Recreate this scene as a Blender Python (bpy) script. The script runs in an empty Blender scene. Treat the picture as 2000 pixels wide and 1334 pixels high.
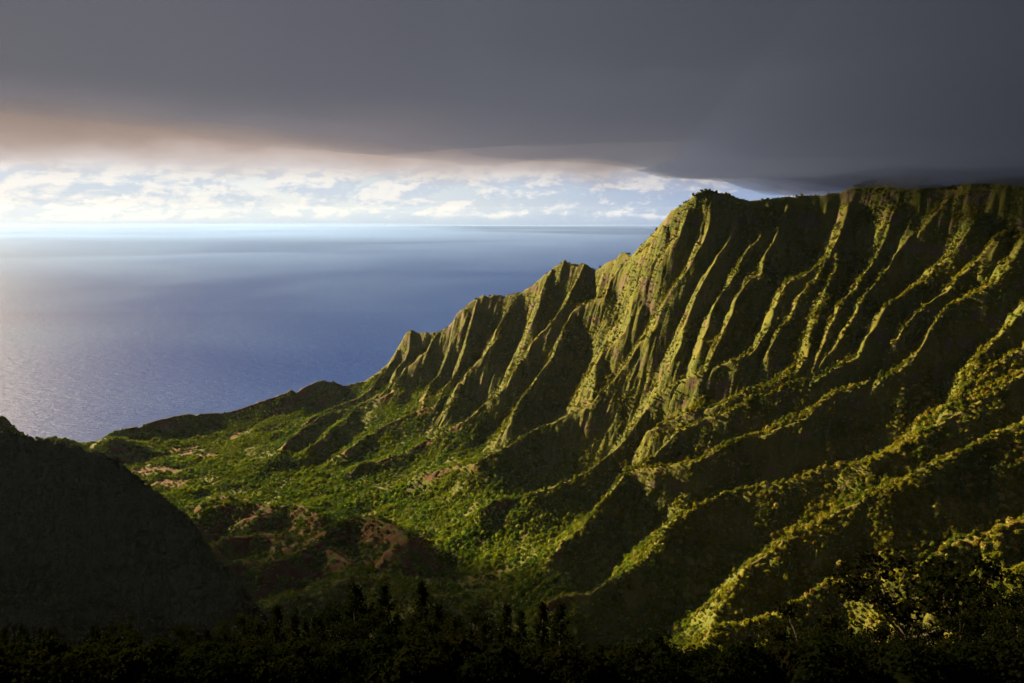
import bpy, math, random
import numpy as np
from mathutils import Vector

random.seed(7)
rng = np.random.default_rng(11)
scene = bpy.context.scene
COL = scene.collection

# ------------------------------------------------------------------ camera
CAM_Z = 1200.0
F_PX = 1500.0                      # focal length in pixels of a 2000 px wide frame
EYE_V = 412.0                      # image row of eye level (2000 x 1334 frame)
TILT = math.atan((667 - EYE_V) / F_PX)
CT, ST = math.cos(TILT), math.sin(TILT)

cam_data = bpy.data.cameras.new("camera")
cam_data.sensor_width = 36.0
cam_data.lens = 36.0 * F_PX / 2000.0
cam_data.clip_start = 0.5
cam_data.clip_end = 200000.0
cam = bpy.data.objects.new("camera", cam_data)
COL.objects.link(cam)
cam.location = (0, 0, CAM_Z)
cam.rotation_euler = (math.radians(90) - TILT, 0, 0)
scene.camera = cam

# ------------------------------------------------------------------ light
SUN_AZ = math.radians(-51.0)       # from +Y, negative to the left
SUN_EL = math.radians(16.0)
sun_dir = Vector((math.sin(SUN_AZ) * math.cos(SUN_EL), math.cos(SUN_AZ) * math.cos(SUN_EL), math.sin(SUN_EL)))
sd = bpy.data.lights.new("sun", 'SUN')
sd.energy = 5.0
sd.angle = math.radians(0.6)
sd.color = (1.0, 0.76, 0.38)
sun = bpy.data.objects.new("sun", sd)
COL.objects.link(sun)
sun.rotation_euler = sun_dir.to_track_quat('Z', 'Y').to_euler()

scene.view_settings.view_transform = 'Standard'
scene.view_settings.look = 'None'
scene.view_settings.gamma = 1.0
scene.view_settings.use_curve_mapping = False
scene.view_settings.exposure = 2.6
scene.cycles.use_denoising = True
scene.cycles.max_bounces = 5
scene.cycles.diffuse_bounces = 1
scene.cycles.glossy_bounces = 2
scene.cycles.transmission_bounces = 2
scene.cycles.transparent_max_bounces = 48
scene.cycles.volume_bounces = 2
scene.cycles.use_adaptive_sampling = True
scene.cycles.adaptive_threshold = 0.02


class NT:
    """small node-tree helper"""
    def __init__(self, tree):
        self.t = tree
        self.t.nodes.clear()

    def n(self, typ, **kw):
        node = self.t.nodes.new(typ)
        for k, v in kw.items():
            setattr(node, k, v)
        return node

    def link(self, a, b):
        self.t.links.new(a, b)

    def put(self, sock, v):
        if isinstance(v, bpy.types.NodeSocket):
            self.link(v, sock)
        elif isinstance(v, (tuple, list)) and sock.type == 'RGBA' and len(v) == 3:
            sock.default_value = (*v, 1)
        else:
            sock.default_value = v

    def m(self, op, a, b=0.0, c=0.0, clamp=False):
        node = self.n('ShaderNodeMath', operation=op)
        node.use_clamp = clamp
        for i, v in enumerate((a, b, c)):
            self.put(node.inputs[i], v)
        return node.outputs[0]

    def ss(self, x, lo, hi, a=0.0, b=1.0):
        node = self.n('ShaderNodeMapRange', interpolation_type='SMOOTHSTEP')
        for i, v in enumerate((x, lo, hi, a, b)):
            self.put(node.inputs[i], v)
        return node.outputs[0]

    def mix(self, f, a, b, mode='MIX'):
        node = self.n('ShaderNodeMix', data_type='RGBA', blend_type=mode)
        self.put(node.inputs[0], f)
        self.put(node.inputs[6], a)
        self.put(node.inputs[7], b)
        return node.outputs[2]

    def noise(self, vec, scale, detail=4.0, rough=0.5, dist=0.0):
        node = self.n('ShaderNodeTexNoise')
        if vec is not None:
            self.link(vec, node.inputs['Vector'])
        node.inputs['Scale'].default_value = scale
        node.inputs['Detail'].default_value = detail
        node.inputs['Roughness'].default_value = rough
        node.inputs['Distortion'].default_value = dist
        return node.outputs['Fac']

    def comb(self, x, y, z):
        node = self.n('ShaderNodeCombineXYZ')
        for i, v in enumerate((x, y, z)):
            self.put(node.inputs[i], v)
        return node.outputs[0]


# ------------------------------------------------------------------ sky
world = bpy.data.worlds.new("World")
scene.world = world
world.use_nodes = True
w = NT(world.node_tree)
tc = w.n('ShaderNodeTexCoord')
sep = w.n('ShaderNodeSeparateXYZ')
w.link(tc.outputs['Generated'], sep.inputs[0])
dx, dy, dz = sep.outputs
hor = w.m('SQRT', w.m('ADD', w.m('MULTIPLY', dx, dx), w.m('MULTIPLY', dy, dy)))
elev = w.m('DIVIDE', dz, w.m('MAXIMUM', hor, 0.02))            # tan of elevation
cx = w.m('DIVIDE', dx, w.m('MAXIMUM', hor, 0.02))              # -1 west .. 1 east of the view
cy = w.m('DIVIDE', dy, w.m('MAXIMUM', hor, 0.02))
sunny = w.m('ADD', w.m('MULTIPLY', cx, math.sin(SUN_AZ)), w.m('MULTIPLY', cy, math.cos(SUN_AZ)))  # 1 towards the sun
# clear sky seen through the gap
nis = w.n('ShaderNodeTexSky', sky_type='NISHITA')
nis.sun_disc = False
nis.sun_elevation = SUN_EL
nis.sun_rotation = SUN_AZ
nis.altitude = 1200
nis.dust_density = 2.0
clear = w.mix(1.0, nis.outputs[0], (0.09, 0.09, 0.09), 'MULTIPLY')
blue = w.mix(w.ss(sunny, 0.25, 0.85), (0.15, 0.27, 0.58), (0.56, 0.66, 0.76))
clear = w.mix(0.75, clear, blue)
clear = w.mix(w.ss(elev, 0.012, -0.016, 0.0, 0.8), clear, w.mix(w.ss(sunny, 0.25, 0.85), (0.16, 0.24, 0.44), (0.40, 0.50, 0.64)))
# cumulus bank far out over the sea
warp = w.m('MULTIPLY', w.m('SUBTRACT', w.noise(w.comb(w.m('MULTIPLY', cx, 14.0), w.m('MULTIPLY', elev, 30.0), cy), 1.0, 3), 0.5), 0.6)
cp = w.comb(w.m('ADD', w.m('MULTIPLY', cx, 14.0), warp), w.m('MULTIPLY', elev, 30.0), w.m('MULTIPLY', cy, 3.0))
cn = w.noise(cp, 1.35, 8.0, 0.62)
cp2 = w.comb(w.m('ADD', w.m('MULTIPLY', cx, 14.0), w.m('ADD', warp, -0.10)), w.m('ADD', w.m('MULTIPLY', elev, 30.0), 0.16), w.m('MULTIPLY', cy, 3.0))
cn2 = w.noise(cp2, 1.35, 8.0, 0.62)
lit = w.ss(w.m('SUBTRACT', cn, cn2), -0.07, 0.09)
base_n = w.noise(w.comb(w.m('MULTIPLY', cx, 5.0), 0.0, w.m('MULTIPLY', cy, 5.0)), 1.0, 2)
flat = w.ss(elev, w.m('MULTIPLY_ADD', base_n, 0.016, -0.022), w.m('MULTIPLY_ADD', base_n, 0.016, -0.012))
lown = w.noise(w.comb(w.m('MULTIPLY', cx, 5.0), w.m('MULTIPLY', elev, 18.0), w.m('MULTIPLY', cy, 5.0)), 1.0, 2)
thr0 = w.m('MULTIPLY', w.m('SUBTRACT', lown, 0.5), 0.55)
thr = w.m('SUBTRACT', w.m('SUBTRACT', 0.57, w.m('MULTIPLY', sunny, 0.19)), w.m('MULTIPLY', w.ss(elev, 0.006, 0.05), 0.14))
cmask = w.m('MULTIPLY', w.ss(w.m('ADD', w.m('SUBTRACT', cn, thr), thr0), -0.03, 0.09), flat)
ccol = w.mix(lit, w.mix(w.ss(sunny, 0.2, 0.8), (0.27, 0.34, 0.54), (0.50, 0.56, 0.64)),
             w.mix(w.ss(sunny, 0.2, 0.8), (0.62, 0.61, 0.66), (0.78, 0.75, 0.71)))
bank = w.mix(w.m('MULTIPLY', cmask, 0.92), clear, ccol)
# bright vapour under the deck
veil = w.mix(w.m('MULTIPLY', w.ss(elev, 0.034, 0.064), w.ss(sunny, -0.3, 0.75, 0.45, 0.95)), bank,
             w.mix(w.ss(sunny, 0.1, 0.8), (0.44, 0.43, 0.48), (0.70, 0.66, 0.66)))
# grey cloud deck overhead: far edge stands a few degrees over the horizon
en = w.noise(w.comb(w.m('MULTIPLY', cx, 3.2), w.m('MULTIPLY', elev, 9.0), w.m('MULTIPLY', cy, 3.2)), 1.0, 4.0, 0.55)
en2 = w.noise(w.comb(w.m('MULTIPLY', cx, 10.0), w.m('MULTIPLY', elev, 26.0), w.m('MULTIPLY', cy, 10.0)), 1.0, 4.0, 0.6)
wob = w.m('ADD', w.m('MULTIPLY', w.m('SUBTRACT', en, 0.5), 0.05), w.m('MULTIPLY', w.m('SUBTRACT', en2, 0.5), 0.022))
edge = w.m('ADD', w.ss(cx, -0.62, 0.45, 0.058, 0.036), wob)
deck = w.ss(w.m('SUBTRACT', elev, edge), -0.022, 0.030)
deckcol = w.mix(w.ss(cx, -0.75, 0.25), (0.105, 0.090, 0.084), (0.080, 0.086, 0.104))
deckcol = w.mix(w.ss(cx, 0.05, 0.60), deckcol, (0.036, 0.050, 0.070))
tn = w.noise(w.comb(w.m('MULTIPLY', cx, 1.6), w.m('MULTIPLY', elev, 2.4), w.m('MULTIPLY', cy, 1.6)), 1.0, 3.0, 0.5)
deckcol = w.mix(1.0, deckcol, w.mix(tn, (0.82, 0.82, 0.82), (1.16, 1.16, 1.16)), 'MULTIPLY')
deckcol = w.mix(w.ss(elev, 0.2, 1.0), deckcol, w.mix(1.0, deckcol, (0.6, 0.6, 0.6), 'MULTIPLY'))
glow = w.mix(w.ss(w.m('SUBTRACT', elev, edge), 0.004, 0.095), w.mix(w.ss(sunny, 0.15, 0.8), (0.085, 0.095, 0.100), (0.36, 0.27, 0.23)), deckcol)
skycol = w.mix(deck, veil, glow)
bg = w.n('ShaderNodeBackground')
w.link(skycol, bg.inputs[0])
bg.inputs[1].default_value = 0.20
wo = w.n('ShaderNodeOutputWorld')
w.link(bg.outputs[0], wo.inputs[0])

# ------------------------------------------------------------------ pixel helpers (2000 x 1334 frame)
def ray(u, v):
    a = (u - 1000.0) / F_PX
    b = (667.0 - v) / F_PX
    return np.array([a, CT + b * ST, -ST + b * CT])

def by_y(u, v, Y):
    d = ray(u, v)
    t = Y / d[1]
    return np.array([d[0] * t, Y, CAM_Z + d[2] * t])

def by_z(u, v, z):
    d = ray(u, v)
    t = (z - CAM_Z) / d[2]
    return np.array([d[0] * t, d[1] * t, z])

def sst(x, a, b):
    t = np.clip((x - a) / (b - a), 0, 1)
    return t * t * (3 - 2 * t)

# value-gradient noise in numpy -----------------------------------------
_perm = rng.permutation(4096)
_gx = np.cos(rng.random(4096) * 6.2832)
_gy = np.sin(rng.random(4096) * 6.2832)
def _h(i, j):
    return _perm[(_perm[i & 4095] + j) & 4095]
def perlin(x, y):
    xi = np.floor(x).astype(np.int64); yi = np.floor(y).astype(np.int64)
    xf = x - xi; yf = y - yi
    u = xf * xf * xf * (xf * (xf * 6 - 15) + 10)
    v = yf * yf * yf * (yf * (yf * 6 - 15) + 10)
    def g(i, j, fx, fy):
        h = _h(i, j)
        return _gx[h] * fx + _gy[h] * fy
    n00 = g(xi, yi, xf, yf); n10 = g(xi + 1, yi, xf - 1, yf)
    n01 = g(xi, yi + 1, xf, yf - 1); n11 = g(xi + 1, yi + 1, xf - 1, yf - 1)
    a = n00 + u * (n10 - n00); b = n01 + u * (n11 - n01)
    return (a + v * (b - a)) * 1.4
def fbm(x, y, s, o=4, gain=0.5):
    r = 0; amp = 1.0; f = 1.0 / s
    for k in range(o):
        r = r + amp * perlin(x * f + 17.3 * k, y * f - 9.1 * k)
        amp *= gain; f *= 2.03
    return r
def ridged(x, y, s, o=3, gain=0.5):
    r = 0; amp = 1.0; f = 1.0 / s
    for k in range(o):
        r = r + amp * (1 - 2 * np.abs(perlin(x * f + 31.7 * k, y * f + 5.3 * k)))
        amp *= gain; f *= 2.1
    return r

# ------------------------------------------------------------------ envelope of the big slope and valley floor
# skyline of the main ridge: (pixel u, pixel v, distance Y)
SKY = [(2000,340,2300),(1900,342,2400),(1800,344,2520),(1745,346,2590),(1700,350,2650),(1680,358,2665),(1660,368,2680),(1640,374,2700),(1600,380,2740),
 (1560,381,2780),(1520,384,2810),(1490,388,2830),(1465,391,2850),(1440,385,2865),(1420,376,2875),(1408,379,2880),(1395,372,2890),(1378,369,2900),(1360,378,2910),
 (1345,388,2925),(1330,400,2950),(1310,412,2985),(1300,425,3010),(1285,445,3050),(1265,465,3100),(1245,485,3150),(1232,500,3180),
 (1222,491,3230),(1212,493,3260),(1203,506,3280),(1190,510,3310),(1175,520,3350),(1163,529,3390),(1155,522,3410),(1143,514,3430),
 (1125,517,3470),(1111,516,3500),(1102,506,3520),(1093,515,3535),(1080,522,3560),(1065,535,3590),(1045,552,3630),(1025,567,3670),
 (1000,572,3720),(985,578,3750),(965,575,3785),(952,580,3805),(945,576,3815),(932,581,3840),(915,592,3870),(900,605,3900),(893,609,3915),
 (884,626,3935),(875,638,3950),(860,645,3980),(850,648,4000),(830,650,4040),(815,648,4080),(805,643,4100),(795,648,4120),(786,662,4135),
 (778,676,4150),(770,690,4165),(763,705,4180),(755,720,4195),(745,732,4210),(735,745,4225),(715,760,4250),(700,764,4260),(685,768,4260),
 (665,768,4250),(650,761,4230),(630,760,4200),(615,765,4190),(600,772,4170),(578,782,4150),(568,778,4145),(560,785,4140),(540,792,4130),
 (500,806,4100),(460,820,4060),(440,823,4040),(400,826,4010),(360,830,3990),(320,838,3960),(290,846,3930),(260,855,3900),(230,860,3870)]
crest = np.array([by_y(*p) for p in SKY])
head = np.array([[2900, 900, 1500], [2600, 1300, 1480], [2250, 1700, 1440], [1900, 2050, 1400]], float)
crest = np.vstack([head, crest])

CTRL = []
for k in range(0, len(SKY), 5):
    CTRL.append(by_y(*SKY[k]))
CTRL += [h for h in head]
for (u, v, z) in [(2000,600,950),(2000,850,700),(2000,1016,640),(2000,1200,600),(2000,1334,560),
   (1700,600,925),(1700,760,720),(1700,900,600),(1700,1100,520),(1700,1300,450),
   (1850,500,1060),(1850,720,790),(1850,950,620),(1850,1150,560),
   (1000,1000,250),(1000,1080,220),(1000,1150,210),(1000,1250,230),(1000,1334,260),
   (850,880,200),(850,960,170),(850,1060,160),(850,1180,170),(850,1334,200),
   (700,820,150),(700,880,110),(700,960,105),(700,1060,110),(700,1180,130),(700,1334,170),
   (550,830,105),(550,880,80),(550,960,70),(550,1060,80),(500,1150,100),(500,1334,150),
   (400,855,45),(400,900,42),(400,960,42),(400,1050,55),(250,880,18),(250,910,22),(250,960,30),(200,1050,50),
   (100,900,25),(0,960,40),(0,1100,90),(0,1334,170)]:
    CTRL.append(by_z(u, v, z))
for (u, v, Y) in [(1400,500,2720),(1400,620,2500),(1400,720,2330),(1400,820,2200),(1400,950,1950),(1400,1100,1650),(1400,1250,1380),(1400,1334,1280),
   (1550,480,2600),(1550,600,2370),(1550,740,2170),(1550,860,2020),(1550,1000,1720),(1550,1200,1380),
   (1200,560,3150),(1200,680,2850),(1200,760,2680),(1200,850,2450),(1200,950,2150),(1200,1050,1900),(1200,1150,1680),(1200,1300,1400),
   (1100,580,3340),(1100,680,3080),(1000,640,3480),(1000,700,3300),(1000,760,3100),(1000,820,2900),(1000,900,2620),
   (900,680,3730),(900,760,3450),(850,740,3750),(850,800,3450),(780,740,3980),(780,800,3650)]:
    CTRL.append(by_y(u, v, Y))
for p in [(1900,1300,1050),(2300,900,1250),(1500,900,900),(1300,500,1000),(900,600,620),(500,700,420),(0,700,330),(-600,900,240),(-1200,1200,220),(-1800,2000,120),(-2300,3000,30),(-2500,3800,-20)]:
    CTRL.append(np.array(p, float))
CTRL = np.array(CTRL)

def tps_fit(P, lam=2e-4):
    X = P[:, :2] / 1000.0
    n = len(X)
    d = np.sqrt(((X[:, None] - X[None]) ** 2).sum(-1)) + 1e-9
    K = d * d * np.log(d) + lam * np.eye(n)
    Q = np.hstack([np.ones((n, 1)), X])
    A = np.block([[K, Q], [Q.T, np.zeros((3, 3))]])
    s = np.linalg.solve(A, np.concatenate([P[:, 2], np.zeros(3)]))
    return X, s
TX, TS = tps_fit(CTRL, 0.004)
def tps_eval(x, y):
    x = np.asarray(x, float) / 1000.0; y = np.asarray(y, float) / 1000.0
    r = TS[-3] + TS[-2] * x + TS[-1] * y
    for i in range(len(TX)):
        d2 = (x - TX[i, 0]) ** 2 + (y - TX[i, 1]) ** 2 + 1e-12
        r = r + TS[i] * 0.5 * d2 * np.log(d2)
    return r

# regular world grid ------------------------------------------------------
CELL = 4.5
GX = np.arange(-2750, 2250, CELL); GY = np.arange(780, 4520, CELL)
NX, NY = len(GX), len(GY)
XX, YY = np.meshgrid(GX, GY)
# TPS on a coarse grid, then bilinear lookup (kept smooth: 18 m)
cgx = np.arange(-2800, 2320, 20.0); cgy = np.arange(700, 4600, 20.0)
CX, CY = np.meshgrid(cgx, cgy)
CE = tps_eval(CX, CY)
def bil(F, x, y, gx, gy):
    fx = np.clip((x - gx[0]) / (gx[1] - gx[0]), 0, len(gx) - 1.001)
    fy = np.clip((y - gy[0]) / (gy[1] - gy[0]), 0, len(gy) - 1.001)
    i = fx.astype(int); j = fy.astype(int); a = fx - i; b = fy - j
    return (F[j, i] * (1 - a) + F[j, i + 1] * a) * (1 - b) + (F[j + 1, i] * (1 - a) + F[j + 1, i + 1] * a) * b

def seg_field(poly, X, Y, maxd, gx0=None, gy0=None, cell=None, best=None):
    """nearest distance to a 3D polyline (in plan) with interpolated crest height and side sign"""
    if best is None:
        best = [np.full(X.shape, 1e9), np.zeros(X.shape), np.zeros(X.shape)]
    D, Zc, S = best
    for a, b in zip(poly[:-1], poly[1:]):
        x0, x1 = min(a[0], b[0]) - maxd, max(a[0], b[0]) + maxd
        y0, y1 = min(a[1], b[1]) - maxd, max(a[1], b[1]) + maxd
        i0 = max(0, int((x0 - gx0) / cell)); i1 = min(X.shape[1], int((x1 - gx0) / cell) + 2)
        j0 = max(0, int((y0 - gy0) / cell)); j1 = min(X.shape[0], int((y1 - gy0) / cell) + 2)
        if i1 <= i0 or j1 <= j0:
            continue
        px = X[j0:j1, i0:i1]; py = Y[j0:j1, i0:i1]
        ux, uy = b[0] - a[0], b[1] - a[1]
        L2 = ux * ux + uy * uy + 1e-9
        t = np.clip(((px - a[0]) * ux + (py - a[1]) * uy) / L2, 0, 1)
        ex = px - (a[0] + t * ux); ey = py - (a[1] + t * uy)
        d = np.sqrt(ex * ex + ey * ey)
        sub = D[j0:j1, i0:i1]
        mk = d < sub
        sub[mk] = d[mk]
        Zc[j0:j1, i0:i1][mk] = (a[2] + t * (b[2] - a[2]))[mk]
        S[j0:j1, i0:i1][mk] = np.sign(ux * ey - uy * ex)[mk]
    return best

# crest correction on coarse grid: envelope passes exactly through the skyline
cb = seg_field(crest, CX, CY, 420, cgx[0], cgy[0], 20.0)
near = np.exp(-(cb[0] / 130.0) ** 2)
tp_at_crest = tps_eval(crest[:, 0], crest[:, 1])
cr2 = crest.copy(); cr2[:, 2] = crest[:, 2] - tp_at_crest
E = bil(CE, XX, YY, cgx, cgy)
fb = seg_field(cr2, XX, YY, 420, GX[0], GY[0], CELL)
E = E + np.where(fb[0] < 400, fb[1] * np.exp(-(fb[0] / 110.0) ** 2), 0)
fb = seg_field(crest, XX, YY, 1500, GX[0], GY[0], CELL)
dcrest, zcrest, side = fb
behind = np.where(side < 0, dcrest, 0.0)        # polyline runs right to left: beyond = negative side

W_UP = sst(E, 210, 430)
LIFT = (1 - W_UP) * 56.0
EL = E + LIFT
gx0, gy0 = GX[0], GY[0]

def march(u, v, h=0.0, F=None):
    d = ray(u, v)
    F = EL if F is None else F
    ts = np.arange(900, 5200, 6.0)
    px = d[0] * ts; py = d[1] * ts; pz = CAM_Z + d[2] * ts
    ok = (py > GY[0]) & (py < GY[-1]) & (px > GX[0]) & (px < GX[-1])
    if not ok.any():
        return None
    g = bil(F, px, py, GX, GY) + h
    below = ok & (pz < g)
    if not below.any():
        return None
    k = int(np.argmax(below))
    t = ts[k]
    return np.array([px[k], py[k], pz[k]])

# spur crest lines traced down the slope (pixels)
SPURS = [
 [(1296,444),(1272,476),(1232,508),(1204,536),(1190,548),(1181,580),(1139,594),(1118,611),(1104,636),(1090,671),(1079,699),(1055,730),(1037,755),(1020,776),(1013,793),(1002,811)],
 [(1142,518),(1132,536),(1118,566),(1104,597),(1083,622),(1062,646),(1037,671),(1030,692),(1016,702),(1002,727),(992,751),(971,772),(950,786),(936,797),(915,818),(873,839),(827,863),(760,892),(700,905)],
 [(1102,512),(1079,524),(1065,548),(1055,580),(1050,604),(1040,628)],
 [(1016,575),(999,594),(981,625),(971,640),(964,664),(953,681),(943,699),(925,716),(911,730),(908,741),(894,751),(887,765),(880,790)],
 [(932,585),(929,604),(918,636),(911,664),(904,688),(897,709),(890,730),(880,744),(866,758),(859,776),(852,790),(835,795),(813,804),(796,811),(757,828),(715,853),(677,877)],
 [(905,606),(908,629),(897,650),(880,667),(876,688),(869,706),(859,730),(841,751),(829,776),(827,793)],
 [(860,647),(845,664),(834,692),(824,695),(810,709),(789,720),(782,734),(772,744),(768,765),(745,778),(720,788)],
 [(803,648),(800,681),(792,702),(775,720),(765,748),(747,765),(715,783),(694,793),(677,818),(652,835),(621,863),(600,877)],
 [(775,686),(750,727),(722,762),(652,793),(600,823)],
 [(694,793),(645,804),(600,832),(560,860),(545,885)],
 [(1390,380),(1385,448),(1348,524),(1320,556),(1300,585),(1290,620),(1265,664),(1247,671),(1233,699),(1216,720),(1195,748),(1174,769),(1157,785),(1121,802),(1081,825),(1036,842),(1001,869),(970,882),(929,905),(885,909),(814,927)],
 [(1345,410),(1328,456),(1296,500),(1260,536),(1236,572),(1232,620),(1216,655),(1177,688),(1163,716),(1162,741),(1160,770)],
 [(1440,400),(1440,436),(1424,472),(1400,508),(1380,540),(1362,572),(1350,600),(1336,640),(1330,670),(1316,700)],
 [(1500,400),(1496,436),(1480,468),(1460,492),(1440,524),(1424,556),(1404,580),(1388,616),(1376,652),(1366,688)],
 [(1540,400),(1520,448),(1512,472),(1496,496),(1488,532),(1460,552),(1440,580),(1428,612),(1416,644),(1400,672),(1384,708)],
 [(1660,400),(1632,476),(1616,508),(1576,536),(1548,544),(1528,572),(1512,604),(1504,636),(1488,660),(1472,684),(1440,704),(1400,716),(1368,732),(1332,744),(1292,768),(1262,800),(1235,838),(1212,868),(1192,887),(1112,940),(1045,963),(965,980),(938,1000)],
 [(1614,512),(1592,548),(1560,580),(1544,620),(1520,652),(1504,692)],
 [(1634,500),(1632,524),(1612,568),(1600,604),(1584,644),(1580,676),(1580,695),(1560,724),(1528,744),(1496,760),(1440,780),(1392,800),(1340,806),(1290,830),(1262,846)],
 [(1745,420),(1716,492),(1696,524),(1672,564),(1640,600),(1622,636),(1607,676),(1595,705)],
 [(1850,390),(1824,428),(1776,468),(1748,500),(1716,544),(1688,580),(1672,616),(1645,660),(1620,692),(1592,716)],
 [(1900,440),(1865,490),(1824,524),(1792,556),(1748,588),(1728,604),(1712,640),(1690,668),(1674,700),(1632,724),(1580,752),(1549,752),(1509,771),(1447,793),(1402,816),(1353,829),(1322,847),(1300,869),(1280,890),(1254,903)],
 [(1940,470),(1910,510),(1880,536),(1848,572),(1812,596),(1792,616),(1768,640),(1750,668)],
 [(2000,470),(1968,524),(1940,556),(1900,580),(1856,600),(1842,610),(1822,636),(1802,676),(1780,708),(1750,734),(1712,754),(1660,764),(1629,771),(1576,816),(1496,847),(1434,865),(1389,887),(1345,905),(1300,911),(1223,922),(1196,963),(1165,994),(1134,1034),(1099,1060),(1085,1078)],
 [(2090,520),(2040,570),(2000,608),(1960,648),(1925,690),(1905,715),(1890,760),(1850,800)],
 [(2100,600),(2040,650),(2000,680),(1950,706),(1915,740),(1895,775),(1840,815)],
 [(2120,660),(2060,700),(2000,730),(1940,770),(1879,807),(1803,847),(1745,878),(1701,907),(1625,914),(1549,936),(1514,947),(1451,954),(1398,972),(1358,994),(1310,1020),(1285,1060),(1259,1096),(1214,1123),(1179,1141),(1157,1158),(1072,1176)],
 [(2120,760),(2060,795),(2000,829),(1946,847),(1905,869),(1834,900),(1781,927),(1736,949),(1678,980),(1625,1007),(1589,1029),(1549,1043),(1496,1083),(1462,1110),(1430,1150),(1400,1200)],
 [(2150,950),(2070,990),(2000,1016),(1937,1038),(1879,1050),(1843,1078),(1790,1105),(1727,1132),(1656,1132),(1612,1141),(1567,1172),(1540,1194),(1478,1212),(1389,1230),(1367,1274),(1300,1310)],
 [(2150,1100),(2070,1150),(2000,1180),(1900,1212),(1800,1245),(1700,1285),(1600,1310),(1500,1334)],
]
spur3d = []
for s in SPURS:
    pts = [march(u, v) for (u, v) in s]
    pts = [p for p in pts if p is not None]
    if len(pts) > 1:
        spur3d.append(np.array(pts))

# distance to spur crests in slightly warped plan
wx = XX + 7 * perlin(XX / 70, YY / 70) + 4 * perlin(XX / 27 + 9, YY / 27)
wy = YY + 7 * perlin(XX / 70 + 40, YY / 70) + 4 * perlin(XX / 27, YY / 27 + 20)
best = seg_field(crest, wx, wy, 420, gx0, gy0, CELL)
best = [best[0].copy() * 1.0, best[1], best[2]]
for p in spur3d:
    best = seg_field(p, wx, wy, 420, gx0, gy0, CELL, best)
ds = np.minimum(best[0], 420)

k = 0.74 + (1.34 - 0.74) * W_UP
k = k * (1 - 0.20 * sst(XX, 150, 450) * (1 - sst(YY, 1750, 2150))) * (1 + 0.30 * fbm(XX, YY, 260, 2))
cap = 56 + (190 - 56) * W_UP
raw = k * (np.sqrt(ds * ds + 6) - 2.4)
carve = cap * (1 - np.exp(-raw / cap * 1.15)) * 1.10
carve = np.where(W_UP < 1, np.minimum(carve, cap + 400 * W_UP), carve)
H = EL - carve
# ribs: fine flutes that run downslope between the traced spurs
gyE, gxE = np.gradient(E, CELL)
slope = np.sqrt(gxE ** 2 + gyE ** 2)
steep = sst(slope, 0.35, 0.9)
rib_c = dcrest * 0.12
alongc = XX * (-0.80) + YY * 0.60
rib = ridged(alongc + 25 * fbm(XX, YY, 160, 2), rib_c, 62, 3, 0.5)
H = H + (rib - 0.3) * 9.0 * steep * sst(carve, 3, 40)
H = H + (ridged(alongc * 1.0 + 18 * fbm(XX, YY, 60, 2), rib_c * 2.2 + YY * 0.2, 27, 3) - 0.3) * 3.4 * steep * sst(carve, 2, 20)
H = H + fbm(XX, YY, 95, 4) * (4.0 + 7.0 * W_UP) * sst(carve, 1, 30) + fbm(XX, YY, 26, 3) * (1.7 + 1.5 * W_UP)
H = H + (ridged(XX, YY, 170, 3) - 0.4) * 9.0 * sst(W_UP, 0.2, 1) * (1 - 0.6 * steep) * sst(carve, 3, 40)
# valley undulation and incised streams
H = H + (1 - W_UP) * (fbm(XX, YY, 240, 4) * 6.0 - 9.0 * np.exp(-(perlin(XX / 330, YY / 330) / 0.07) ** 2))
# ledges of the lava beds
H = H + 1.6 * np.sin(H / 8.5 + 2.0 * fbm(XX, YY, 120, 2)) * steep * sst(carve, 5, 30)
# beyond the skyline the land falls to the sea
back = 1.25 * sst(zcrest, 60, 300) + 0.28
H = np.where(behind > 0, np.minimum(H, zcrest - back * behind + 6 * fbm(XX, YY, 80, 3)), H)

# ------------------------------------------------------------------ low hills of red earth on the valley floor
zone = np.zeros(XX.shape, np.int8)               # 0 slope / valley, 1 red hills, 2 dark mountain, 3 headland
soil = np.zeros(XX.shape)
HILLS = [
 (66, 0.60, [(378,1018),(400,998),(430,986),(462,982),(510,985),(535,990)]),
 (62, 0.60, [(505,1006),(530,1000),(550,990),(570,985),(590,988),(612,1000),(632,1010)]),
 (72, 0.62, [(395,1085),(408,1072),(432,1055),(450,1049),(485,1046),(525,1042),(555,1045),(578,1062)]),
 (95, 0.66, [(442,1104),(475,1095),(525,1099),(557,1092),(588,1075),(612,1065),(632,1045),(650,1025),(670,1021),(695,1010),(725,1010),(750,1017),(775,1032),(800,1052)]),
 (82, 0.62, [(612,1064),(645,1075),(680,1095),(700,1112)]),
 (40, 0.45, [(418,975),(432,968),(450,974)]),
 (120, 0.55, [(560,1166),(580,1161),(605,1161),(625,1152),(650,1145),(670,1133),(700,1127),(740,1130),(775,1138),(830,1165)]),
]
hill3d = []
for h, sl, pts in HILLS:
    P = np.array([march(u, v, h, E) for u, v in pts])
    hill3d.append(P)
    b = seg_field(P, wx, wy, 500, gx0, gy0, CELL)
    d = b[0]
    zz = b[1] - sl * (np.sqrt(d * d + 36) - 6) * (1 + 0.25 * fbm(XX, YY, 110, 2)) + fbm(XX, YY, 45, 4) * 3.0 * sst(d, 4, 40) + (ridged(XX, YY, 55, 3) - .4) * 3.2 * sst(d, 6, 40)
    mk = (zz > H) & (d < 480)
    H = np.where(mk, zz, H)
    zone[mk] = 1

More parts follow.
